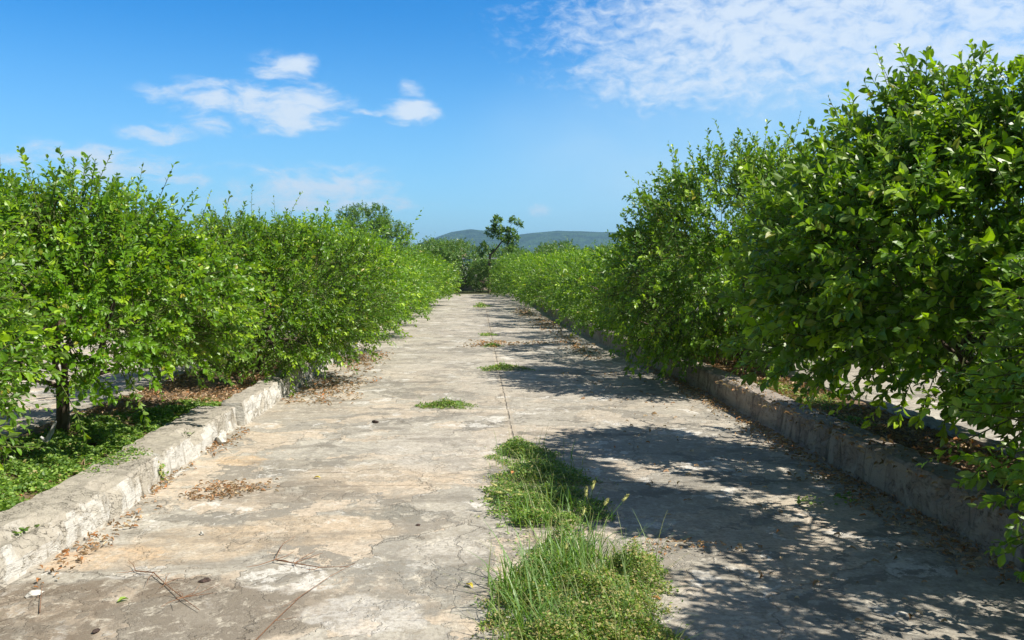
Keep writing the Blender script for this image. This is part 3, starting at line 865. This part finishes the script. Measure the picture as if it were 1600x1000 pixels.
def shelter():
    e = empty('shelter', (-.2, 52.6, -.02), 'small open shelter with a pale post half hidden among the trees at the road end', 'shelter')
    mb = MB()
    box(mb, -1.5, 1.7, -1.2, 1.2, 2.05, 2.12); link('roof', mb.mesh('shelter_roof', [M_METAL]), e)
    for px, py in ((0.12, -1.05), (1.5, -1.05), (-1.3, 1.0), (1.5, 1.0)):
        mb = MB(); box(mb, px - .09, px + .09, py - .09, py + .09, 0, 2.05); link('post', mb.mesh('shelter_post', [M_POST]), e)
    mb = MB(); box(mb, -1.35, 1.45, 1.1, 1.2, 0, .9); link('back_wall', mb.mesh('shelter_wall', [M_PLASTER]), e)


shelter()


def house():
    e = empty('house', (-4.2, 66, -.02), 'low pale house with a clay roof showing in chinks between the far trees', 'house')
    mb = MB(); box(mb, -3, 3, 0, 4, 0, 2.3); link('wall', mb.mesh('house_wall', [M_PLASTER]), e)
    mb = MB()
    v = [(-3.3, -.4, 2.3), (3.3, -.4, 2.3), (3.3, 4.4, 2.3), (-3.3, 4.4, 2.3), (-3.3, 2, 2.95), (3.3, 2, 2.95)]
    mb.add(v, [(0, 1, 5, 4), (2, 3, 4, 5)]); mb.add(v, [(0, 4, 3), (1, 2, 5)]); link('roof', mb.mesh('house_roof', [M_ROOF]), e)
    mb = MB(); box(mb, -.45, .45, -.03, .0, 0.0, 2.0); link('door', mb.mesh('house_door', [M_DARK]), e)
    for wx in (-2, 1.9):
        mb = MB(); box(mb, wx - .5, wx + .5, -.03, 0, 1.0, 1.8); link('window', mb.mesh('house_window', [M_DARK]), e)


house()

# ------------------------------------------------------------------ ground cover, litter and weeds
def in_shape(P, shapes, rs):
    """ragged ellipses (x, y, rx, ry)"""
    best = np.full(len(P), 9.0)
    for x, y, rx, ry in shapes:
        a = np.arctan2(P[:, 1] - y, P[:, 0] - x)
        rag = 1 + .18 * np.sin(3 * a + x * 7) + .12 * np.sin(7 * a + y * 5)
        best = np.minimum(best, np.hypot((P[:, 0] - x) / rx, (P[:, 1] - y) / ry) / rag)
    return best


def creeping(mb, rs, n, bounds, shapes, z0, hmax, leaf=(0.012, 0.026), dead=0.08, mi=0, young=0.4, tmpl=LEAF_MIN, density=None, wide=0.75):
    x0, x1, y0, y1 = bounds
    P = np.stack([rs.uniform(x0, x1, n), rs.uniform(y0, y1, n)], -1)
    d = in_shape(P, shapes, rs)
    keep = rs.rand(n) < np.clip(1.25 - d, 0, 1) ** 0.8
    ph = rs.uniform(0, 6, 5)
    g = np.sin(P[:, 0] * 9 + ph[0]) * np.sin(P[:, 1] * 7 + ph[1]) + .6 * np.sin(P[:, 0] * 21 + P[:, 1] * 17 + ph[2])
    keep &= g > -0.75 + rs.normal(0, .3, n)
    P = P[keep]; d = d[keep]; g = g[keep]; n = len(P)
    h = hmax * np.clip(1.1 - d, 0.1, 1) * np.clip(.65 + .3 * g, .25, 1.1) * rs.uniform(.15, 1, n)
    pos = np.stack([P[:, 0], P[:, 1], z0 + h], -1)
    D = nrm(np.stack([rs.normal(0, 1, n), rs.normal(0, 1, n), rs.uniform(-.1, .7, n)], -1))
    N = np.stack([rs.normal(0, .5, n), rs.normal(0, .5, n), np.ones(n)], -1)
    L = rs.uniform(*leaf, n)
    dd = (rs.rand(n) < dead) * rs.uniform(.5, 1, n)
    C = np.stack([rs.rand(n), (rs.rand(n) < young) * rs.rand(n), dd, np.ones(n)], -1)
    leaves(mb, pos, D, N, L, L * wide, tmpl, mi, C)
    return pos


def blades(mb, rs, bases, hgt, width, lean=0.5, mi=0, dead=0.1, segs=5):
    n = len(bases)
    th = rs.uniform(0, 6.28, n)
    out = np.stack([np.cos(th), np.sin(th), 0 * th], -1) * (lean * rs.uniform(.3, 1.3, n))[:, None]
    H = hgt * rs.uniform(.45, 1.1, n)
    W = width * rs.uniform(.6, 1.2, n)
    t = np.linspace(0, 1, segs)
    C0 = bases[:, None] + np.array([0, 0, 1.0]) * (H[:, None] * (t - 0.35 * t ** 2.5 * rs.uniform(0, 1.4, (n, 1))))[..., None] + out[:, None] * (H[:, None] * t ** 1.8)[..., None]
    side = np.stack([-np.sin(th), np.cos(th), 0 * th], -1)
    w = (W[:, None] * (1 - t ** 2) * .5 + .0004)[..., None]
    V = np.stack([C0 - side[:, None] * w, C0 + side[:, None] * w], 2).reshape(n, -1, 3)
    i = np.arange(segs - 1)
    F = np.stack([2 * i, 2 * i + 1, 2 * i + 3, 2 * i + 2], -1)[None] + np.arange(n)[:, None, None] * 2 * segs
    dd = (rs.rand(n) < dead) * rs.uniform(.5, 1, n)
    C = np.stack([rs.rand(n), (rs.rand(n) < .4) * rs.rand(n), dd, np.ones(n)], -1)
    mb.add(V.reshape(-1, 3), F.reshape(-1, 4), mi, np.repeat(C, 2 * segs, axis=0))


def litter(mb, rs, n, bounds, shapes, z0, size=(0.025, 0.06), red=0.25, dens=1.0, pile=0.0):
    x0, x1, y0, y1 = bounds
    P = np.stack([rs.uniform(x0, x1, n), rs.uniform(y0, y1, n)], -1)
    d = in_shape(P, shapes, rs) if shapes else np.zeros(n)
    keep = rs.rand(n) < np.clip(1.2 - d, 0, 1) ** 1.2 * dens
    P = P[keep]; d = d[keep]; n = len(P)
    pos = np.stack([P[:, 0], P[:, 1], z0 + rs.uniform(0.002, 0.012, n) + pile * np.clip(1 - d, 0, 1) * rs.rand(n)], -1)
    D = nrm(np.stack([rs.normal(0, 1, n), rs.normal(0, 1, n), rs.uniform(-.05, .4, n)], -1))
    N = np.stack([rs.normal(0, .45, n), rs.normal(0, .45, n), np.ones(n)], -1)
    L = rs.uniform(*size, n)
    C = np.stack([rs.rand(n), (rs.rand(n) < .35) * rs.rand(n), (rs.rand(n) < red) * rs.uniform(.3, 1, n), np.ones(n)], -1)
    t2 = (LEAF_LO[0] * np.array([1, 1, 3.2]), LEAF_LO[1])
    leaves(mb, pos, D, N, L, L * rs.uniform(.3, .55, n), t2, 0, C)


rs = np.random.RandomState(50)
mb = MB()
creeping(mb, rs, 120000, (-3.9, -2.45, 2.5, 9.5), [(-3.25, 3.8, .62, 1.5), (-3.1, 5.2, .5, 1.2), (-3.05, 6.6, .55, 1.2), (-2.95, 7.8, .45, .9), (-3.4, 7.2, .4, .8)], 0.15, 0.10,
         (0.016, 0.036), dead=.05, young=.6, tmpl=LEAF_LO)
creeping(mb, rs, 3000, (-2.7, -2.3, 5.2, 6.6), [(-2.62, 5.9, .16, .45)], 0.2, 0.03, (0.012, 0.026), tmpl=LEAF_LO)
prop(link('ground_cover', mb.mesh('ground_cover', [M_WEED])), 'bright green creeping ground cover filling the left planting bed', 'ground cover', kind='stuff')
mb = MB()
creeping(mb, rs, 16000, (3.05, 3.85, 6.4, 10), [(3.42, 7.9, .3, .7), (3.35, 8.9, .25, .5), (3.3, 6.9, .15, .3)], 0.22, 0.07, (0.014, 0.03), dead=.2, young=.6, tmpl=LEAF_LO)
prop(link('ground_cover', mb.mesh('ground_cover_right', [M_WEED])), 'sunlit patch of yellowish green weeds on the right planting bed', 'ground cover', kind='stuff')
mb = MB()
creeping(mb, rs, 5000, (3.0, 3.9, 15, 24), [(3.1, 17, .5, 1), (3.0, 20, .5, 1.2)], 0.22, 0.25, (0.03, 0.06), dead=.05, young=.7, tmpl=LEAF_LO)
prop(link('ground_cover', mb.mesh('ground_cover_far', [M_WEED])), 'light green weeds on top of the right bed beside the brown kerb', 'ground cover', kind='stuff')

mb = MB()
litter(mb, rs, 7000, (-3.9, -2.6, 7.2, 16), [], 0.155)
litter(mb, rs, 900, (-3.9, -2.8, 2.5, 6.5), [], 0.15)
prop(link('leaf_litter', mb.mesh('litter_left_bed', [M_DRY])), 'dry brown fallen leaves covering the soil of the left bed', 'fallen leaves', kind='stuff')
mb = MB()
litter(mb, rs, 9000, (3.0, 3.85, 1.5, 15), [], 0.225)
litter(mb, rs, 350, (2.66, 3.1, 3.5, 9), [], 0.285)
prop(link('leaf_litter', mb.mesh('litter_right_bed', [M_DRY])), 'fallen leaves on the shaded soil of the right bed', 'fallen leaves', kind='stuff')
mb = MB()
litter(mb, rs, 9000, (2.2, 2.84, 3.2, 14), [(2.78, 4.6, .26, .9), (2.74, 5.6, .28, .8), (2.76, 7.2, .2, 1.6), (2.8, 10.5, .2, 3)], 0.004, (.018, .048), pile=.03)
litter(mb, rs, 160, (1.2, 2.8, 3.4, 12), [], 0.004)
prop(link('leaf_litter', mb.mesh('litter_right_gutter', [M_DRY])), 'brown and yellow fallen leaves drifted against the foot of the right kerb', 'fallen leaves', kind='stuff')
mb = MB()
litter(mb, rs, 3500, (-2.36, -1.8, 3.4, 8.5), [(-2.2, 4.5, .11, .7), (-2.3, 5.8, .07, .6), (-2.28, 7.2, .14, .6)], 0.004, (.016, .045), red=.5, pile=.015)
prop(link('leaf_litter', mb.mesh('litter_left_gutter', [M_DRY])), 'orange and rust fallen leaves along the foot of the whitewashed kerb', 'fallen leaves', kind='stuff')
mb = MB()
x, y = gp(362, 765)
litter(mb, rs, 4500, (x - .6, x + .6, y - .6, y + .6), [(x, y, .27, .22), (x - .1, y - .2, .2, .1)], 0.004, (.015, .04), .3)
prop(link('leaf_litter', mb.mesh('litter_pile_left', [M_DRY])), 'small scatter of crumbled dry leaves on the road near the whitewashed kerb', 'fallen leaves', kind='stuff')
mb = MB()
litter(mb, rs, 5000, (-2.35, -1.0, 8.6, 16), [(-2.0, 10.5, .5, 1.4), (-2.0, 13.5, .5, 1.4)], 0.004)
prop(link('leaf_litter', mb.mesh('litter_left_shade', [M_DRY])), 'brown fallen leaves in the shade under the overhanging left tree', 'fallen leaves', kind='stuff')
mb = MB()
x, y = gp(770, 538)
litter(mb, rs, 2600, (x - 1.2, x + 1.9, y - 1.3, y + 1.4), [(x, y, .62, .75), (x + .9, y + .1, .7, .3)], 0.004, (.03, .07), .4, pile=.03)
prop(link('leaf_litter', mb.mesh('litter_pile_mid', [M_DRY])), 'brown heap of dead leaves in the middle of the road, far ahead', 'fallen leaves', kind='stuff')
mb = MB()
litter(mb, rs, 4000, (1.0, 2.4, 13, 32), [(2.0, 16, .35, 2.5), (1.9, 22, .4, 3), (1.6, 27, .4, 3)], 0.004, (.04, .08))
prop(link('leaf_litter', mb.mesh('litter_right_far', [M_DRY])), 'fallen leaves strewn along the right side of the road farther off', 'fallen leaves', kind='stuff')
mb = MB()
x, y = gp(1050, 858)
litter(mb, rs, 1500, (x - .7, x + .7, y - .4, y + .4), [(x, y, .36, .13)], 0.004, (.015, .035), .35, pile=.05)
prop(link('leaf_litter', mb.mesh('litter_weed', [M_DRY])), 'brown withered plant debris behind the front weed patch', 'fallen leaves', kind='stuff')


def weed_patch(name, label, shapes, bounds, n, hmax, leaf, tufts=(), straw=0.1, fine=0):
    rs = np.random.RandomState(abs(hash(label)) % 9999 if False else len(label) * 13)
    cx = (bounds[0] + bounds[1]) / 2; cy = (bounds[2] + bounds[3]) / 2
    e = empty(name, (cx, cy, 0.0), label, 'weeds', 'weed patches growing from the road joint')
    mb = MB()
    creeping(mb, rs, n, bounds, shapes, 0.003, hmax, leaf, dead=straw, tmpl=LEAF_LO, young=.55)
    creeping(mb, rs, n // 9, (2 * bounds[0] - cx, 2 * bounds[1] - cx, 2 * bounds[2] - cy, 2 * bounds[3] - cy), [(a, b, c * 1.3, d * 1.25) for a, b, c, d in shapes], 0.003, hmax * .3, leaf, dead=.4, tmpl=LEAF_LO, young=.3)
    # fine wiry stems
    P = np.stack([rs.uniform(bounds[0], bounds[1], fine + 1), rs.uniform(bounds[2], bounds[3], fine + 1)], -1)
    P = P[in_shape(P, shapes, rs) < .95]
    if len(P): blades(mb, rs, np.c_[P, np.zeros(len(P))], hmax * 1.5, 0.003, .8, 0, .4)
    if tufts and (n < 9000 or len(tufts) == 2):
        for (tx, ty, cnt, r, h) in tufts:
            blades(mb, rs, np.c_[tx + rs.normal(0, r, cnt), ty + rs.normal(0, r, cnt), np.zeros(cnt)], h, 0.0065, .65, 1, .25)
        tufts = ()
    me = mb.mesh(name + '_leaves', [M_WEED, M_GRASS]); me.transform(Matrix.Translation((-cx, -cy, 0)))
    link('foliage', me, e)
    if tufts:
        mb = MB()
        for (tx, ty, cnt, r, h) in tufts:
            b = np.c_[tx + rs.normal(0, r, cnt), ty + rs.normal(0, r, cnt), np.zeros(cnt)]
            blades(mb, rs, b, h, 0.008, .75, 0, .1)
        me = mb.mesh(name + '_grass', [M_GRASS]); me.transform(Matrix.Translation((-cx, -cy, 0)))
        link('grass_tuft', me, e)
    return e, cx, cy


def seed_head(e, cx, cy, base, tip, size=0.05):
    """stem with a bristly head, base and tip in world space"""
    b = np.array(base) - np.array([cx, cy, 0]); t = np.array(tip) - np.array([cx, cy, 0])
    mb = MB()
    m = (b + t) / 2 + np.array([0, 0, .02])
    tube(mb, [b, m, t], [.0015, .0013, .001], 4)
    st = link('stem', mb.mesh('seed_stem', [M_GRASS]), e)
    ax = t - m; ax /= np.linalg.norm(ax)
    mb = MB()
    k = np.linspace(0, 1, 7)
    pts = t + ax * (k * size)[:, None] + np.array([0, 0, -.006]) * (k ** 2)[:, None]
    tube(mb, pts, .0065 * np.sin(np.pi * np.clip(k * .86 + .1, 0, 1)) + .0006, 7)
    r = np.random.RandomState(int(abs(t[0]) * 1e4) % 9973)
    nb = 130
    kk = r.rand(nb); P = t + ax * (kk * size)[:, None]
    D = nrm(r.normal(0, 1, (nb, 3)) + ax * .9)
    leaves(mb, P, D, r.normal(0, 1, (nb, 3)), np.full(nb, .013), np.full(nb, .0016), LEAF_MIN, 0, np.tile([.5, .5, 0, 1], (nb, 1)))
    link('seed_head', mb.mesh('seed_head', [M_SEED]), st)


def E(px, py, rx, ry):
    x, y = gp(px, py)
    return (x, y, rx, ry)


# front patch
x0, y0 = gp(900, 930)
sh = [E(840, 950, .25, .22), E(930, 930, .26, .30), E(985, 900, .17, .25), E(900, 1010, .36, .3), E(860, 900, .18, .16), E(960, 985, .24, .25), E(880, 862, .15, .2)]
t1 = gp(880, 900); t2 = gp(830, 930); t3 = gp(910, 880); t4 = gp(850, 985)
w1, cx, cy = weed_patch('weed_patch', 'largest front weed patch with long grass blades, dry flecks and seed heads', sh, (x0 - .8, x0 + .8, y0 - 1.0, y0 + .7), 110000, .20, (.009, .021),
                        [(t1[0], t1[1], 150, .10, .27), (t2[0], t2[1], 150, .10, .24), (t3[0], t3[1], 70, .09, .26), (t4[0], t4[1], 110, .10, .22)], .45, 1600)
for bx, by, tx, ty, h in [(900, 880, 944, 790, .16), (905, 885, 973, 783, .14), (895, 880, 925, 765, .2), (900, 880, 915, 775, .18), (880, 900, 884, 858, .22), (890, 880, 910, 805, .2)]:
    bb = gp(bx, by); p = gp(tx, ty, h)
    d0 = bb[1] + .1
    tz = h
    seed_head(w1, cx, cy, (bb[0], bb[1], .02), (p[0] * (d0 / p[1]), d0, CAM_H - (CAM_H - h) * (d0 / p[1])), .045)
# second patch behind
x0, y0 = gp(840, 750)
sh = [E(815, 710, .22, .35), E(850, 745, .30, .35), E(865, 790, .32, .32), E(880, 840, .22, .3), E(800, 775, .18, .25), E(840, 822, .22, .2)]
w2, cx, cy = weed_patch('weed_patch', 'middle weed patch with fine leaves and pale fox tails just behind the largest one', sh, (x0 - .8, x0 + .8, y0 - 1.1, y0 + 1.2), 110000, .19, (.01, .022),
                        [(*gp(850, 810), 120, .14, .2), (*gp(830, 730), 80, .2, .16)], .15, 800)
for bx, by, tx, ty in [(820, 800, 777, 745), (830, 800, 770, 765), (825, 790, 786, 755), (840, 790, 800, 752), (850, 790, 815, 758), (860, 800, 834, 770), (860, 730, 872, 715)]:
    bb = gp(bx, by); d0 = bb[1]; v = pix_dir(tx, ty + 15); t = d0 / v.y
    seed_head(w2, cx, cy, (bb[0], bb[1], .02), (v.x * t, d0, CAM_H + v.z * t), .05)
for lab, px, py, rx, ry, n, h, lf in [
    ('low weed patch with wispy stems beyond the middle one, left of the joint', 698, 634, .30, .20, 7000, .09, (.012, .028)),
    ('flat green weed patch on the joint in front of the brown leaf heap', 788, 576, .36, .28, 6500, .09, (.016, .034)),
    ('tiny green sprig in the middle of the brown leaf heap', 768, 541, .16, .2, 1200, .10, (.03, .05)),
    ('small weed tuft alone just beyond the brown leaf heap', 763, 524, .2, .25, 700, .07, (.03, .05)),
    ('farthest green tuft near the end of the road', 753, 479, .28, .8, 1200, .2, (.05, .09))]:
    x, y = gp(px, py)
    w, cx, cy = weed_patch('weed_patch', lab, [(x, y, rx, ry)], (x - rx * 1.5, x + rx * 1.5, y - ry * 1.5, y + ry * 1.5), n, h, lf, [(x, y, 14, rx * .4, .14)] if py > 550 else (), .2, 60)
# wispy stems over third patch
x, y = gp(1290, 790)
w, cx, cy = weed_patch('weed_patch', 'small leafy seedlings in the tree shade near the right kerb', [(x - .1, y, .1, .1), (x + .15, y + .05, .1, .12)], (x - .35, x + .4, y - .25, y + .3), 700, .12, (.02, .04))
x, y = gp(1590, 830)
w, cx, cy = weed_patch('weed_patch', 'dark leafy weed against the kerb at the right edge of the photo', [(x - .02, y, .14, .2)], (x - .3, x + .3, y - .35, y + .35), 1500, .25, (.03, .05))
for (px, py, lb) in [(228, 745, 'small green sprout growing from a crack in the whitewashed kerb'), (256, 755, 'browning sprout at the foot of the whitewashed kerb')]:
    x, y = gp(px, py)
    rs2 = np.random.RandomState(px)
    mb = MB()
    n = 60
    P = np.stack([x + rs2.normal(0, .018, n) - .02, y + rs2.normal(0, .018, n), rs2.uniform(0.02, .15, n)], -1)
    leaves(mb, P, rs2.normal(0, 1, (n, 3)), rs2.normal(0, .5, (n, 3)) + [0.6, 0, 1], np.full(n, .028), np.full(n, .018), LEAF_LO, 0,
           np.stack([rs2.rand(n), rs2.rand(n) * .6, (rs2.rand(n) < (.1 if px < 250 else .5)) * .8, np.ones(n)], -1))
    tube(mb, [(x, y, 0), (x - .02, y, .08), (x - .02, y, .15)], [.003, .002, .001], 4)
    prop(link('sprout', mb.mesh('sprout', [M_WEED])), lb, 'plant')


# twigs and debris
def twig(label, pts, r=0.004, branches=3, seed=1, mat=None, name='dry_twig', z=0.008):
    rs = np.random.RandomState(seed)
    P = np.array([(*gp(a, b), z + rs.uniform(0, .012)) for a, b in pts])
    mb = MB()
    tube(mb, P, np.linspace(r, r * .4, len(P)), 5)
    for i in range(branches):
        s = P[rs.randint(0, len(P) - 1)]
        a = rs.uniform(0, 6.28); L = rs.uniform(.06, .2)
        q = s + np.array([math.cos(a) * L, math.sin(a) * L, rs.uniform(0, .03)])
        m = (s + q) / 2 + rs.normal(0, .012, 3) * [1, 1, .3]
        tube(mb, [s, m, q], [r * .6, r * .45, r * .25], 4)
    prop(link(name, mb.mesh(name, [mat or M_DEADTWIG], smooth=True)), label, 'twig')


twig('long reddish bare twig curving over the road at the bottom', [(400, 1005), (430, 975), (470, 935), (515, 905), (555, 885), (530, 893)], .0024, 2, 3)
twig('branching twig cluster on the road, left of the long reddish twig', [(430, 880), (460, 884), (500, 892), (545, 890)], .004, 9, 4)
twig('tangled dry twigs on the dark patch of concrete near the bottom left', [(212, 895), (240, 900), (258, 915), (285, 940), (312, 958)], .0035, 16, 5)
twig('short thin twig lying behind the branching twig cluster', [(435, 868), (442, 855), (462, 842)], .0022, 1, 8)
twig('thin straight twig at the bottom left corner by the kerb', [(62, 960), (64, 940), (66, 918)], .0025, 1, 9)


def chip(label, px, py, size, mat, seed, name, cat, flat=.5, z=None):
    rs = np.random.RandomState(seed)
    x, y = gp(px, py)
    n, s = 7, 9
    v = []
    for i in range(n + 1):
        ph = math.pi * i / n
        for j in range(s):
            th = 2 * math.pi * j / s
            v.append((math.sin(ph) * math.cos(th), math.sin(ph) * math.sin(th), math.cos(ph)))
    v = np.array(v)
    kx = rs.normal(0, 1, (5, 3)); m = 1 + .16 * sum(np.sin(v @ k * 1.7) for k in kx)
    v = v * m[:, None]
    v = np.round(v * 2.6) / 2.6 * .5 + v * .5
    v = v * np.array([size, size * .6, size * flat]) + [0, 0, size * flat * .75]
    f = [(i * s + j, i * s + (j + 1) % s, (i + 1) * s + (j + 1) % s, (i + 1) * s + j) for i in range(n) for j in range(s)]
    mb = MB(); mb.add(v, f)
    o = link(name, mb.mesh(name, [mat])); o.location = (x, y, 0.0); o.rotation_euler = (0, 0, seed * .9)
    prop(o, label, cat)


chip('white broken lump of concrete leaning against the end of the whitewashed kerb', 345, 693, .07, M_STONE, 2, 'concrete_lump', 'rubble', .9)
chip('dark crumb of bark on the sunny road in front of the left tree shade', 586, 661, .035, M_DARKBIT, 3, 'bark_piece', 'bark piece', .45)
chip('dark curled bark piece beside the tangled twigs', 319, 908, .028, M_DARKBIT, 4, 'bark_piece', 'bark piece', .4)
chip('dark pebble sized crumb at the bottom of the photo below the tangled twigs', 150, 989, .02, M_DARKBIT, 5, 'bark_piece', 'bark piece', .4)
chip('pale pebble in the middle of the sunny concrete near the tangled twigs', 315, 836, .016, M_STONE, 6, 'pebble', 'stone', .6)
chip('tiny dark crumb on the grey oval stain of the road', 652, 821, .014, M_DARKBIT, 7, 'bark_piece', 'bark piece', .4)
chip('flat pale stone at the foot of the kerb in the bottom left corner', 55, 930, .04, M_STONE, 8, 'concrete_lump', 'rubble', .35)

for px, py, tone, lb, z in [(490, 748, 'y', 'single yellow leaf on the road beyond the crumbled leaf scatter', 0), (183, 943, 'g', 'single pale green leaf beside the tangled twigs', 0),
                            (128, 878, 'o', 'curled orange leaf at the foot of the whitewashed kerb', 0), (1033, 940, 'r', 'rust red leaf on the right of the front weed patch', 0),
                            (728, 915, 'y', 'yellow green leaf lying left of the front weed patch', 0), (1553, 850, 'y', 'bright yellow leaf in the dark corner by the right kerb', 0),
                            (1582, 846, 'y', 'second yellow leaf closer to the right edge of the photo', 0), (799, 742, 'r', 'red brown leaf caught on top of the middle weed patch', .1)]:
    x, y = gp(px, py, z)
    c = {'y': (.9, 1, 0, 1), 'g': (.9, 1, 0, 1), 'o': (.5, 0, 1, 1), 'r': (.3, 0, .9, 1)}[tone]
    mb = MB()
    t2 = (LEAF_HI[0] * np.array([1, 1, 2.2]), LEAF_HI[1])
    leaves(mb, np.array([[0, 0, .008 + z]]), np.array([[math.cos(px), math.sin(px), .15]]), np.array([[.1, .2, 1.]]), np.array([.055]), np.array([.03]), t2, 0, np.array([c]))
    mat = M_DRY if tone in 'or' else M_WEED
    if tone == 'y':
        if 'yellow_leaf' not in bpy.data.materials: plain_mat('yellow_leaf', (0.62, 0.46, 0.04), (0.72, 0.6, 0.08), 30, .6, 0)
        mat = bpy.data.materials['yellow_leaf']
    o = link('fallen_leaf', mb.mesh('fallen_leaf', [mat])); o.location = (x, y, 0)
    prop(o, lb, 'leaf')

# bleached stick in the ground cover on the left
x, y = gp(70, 700, .15)
mb = MB()
tube(mb, [(0, 0, 0.0), (.01, .01, .06), (.05, .02, .14), (.075, .03, .22)], [.022, .02, .017, .012], 7)
tube(mb, [(.01, .01, .06), (-.03, .0, .1)], [.014, .01], 6)
o = link('bleached_stump', mb.mesh('bleached_stump', [M_BLEACH], smooth=True)); o.location = (x, y, .14)
prop(o, 'short bleached white branch stub standing in the left ground cover', 'branch')

# ------------------------------------------------------------------ haze
def haze():
    mb = MB(); box(mb, -7200, 7200, -7200, 7200, -1.5, 260)
    m, k = new_mat('haze_air')
    v = k.new('ShaderNodeVolumePrincipled')
    v.inputs['Color'].default_value = (0.42, 0.72, 1.0, 1)
    v.inputs['Density'].default_value = 0.0002
    v.inputs['Anisotropy'].default_value = 0.2
    k.l.new(v.outputs[0], k.out.inputs['Volume'])
    prop(link('haze', mb.mesh('haze', [m])), 'thin blue air haze in front of the far hills', 'haze', kind='stuff')


haze()
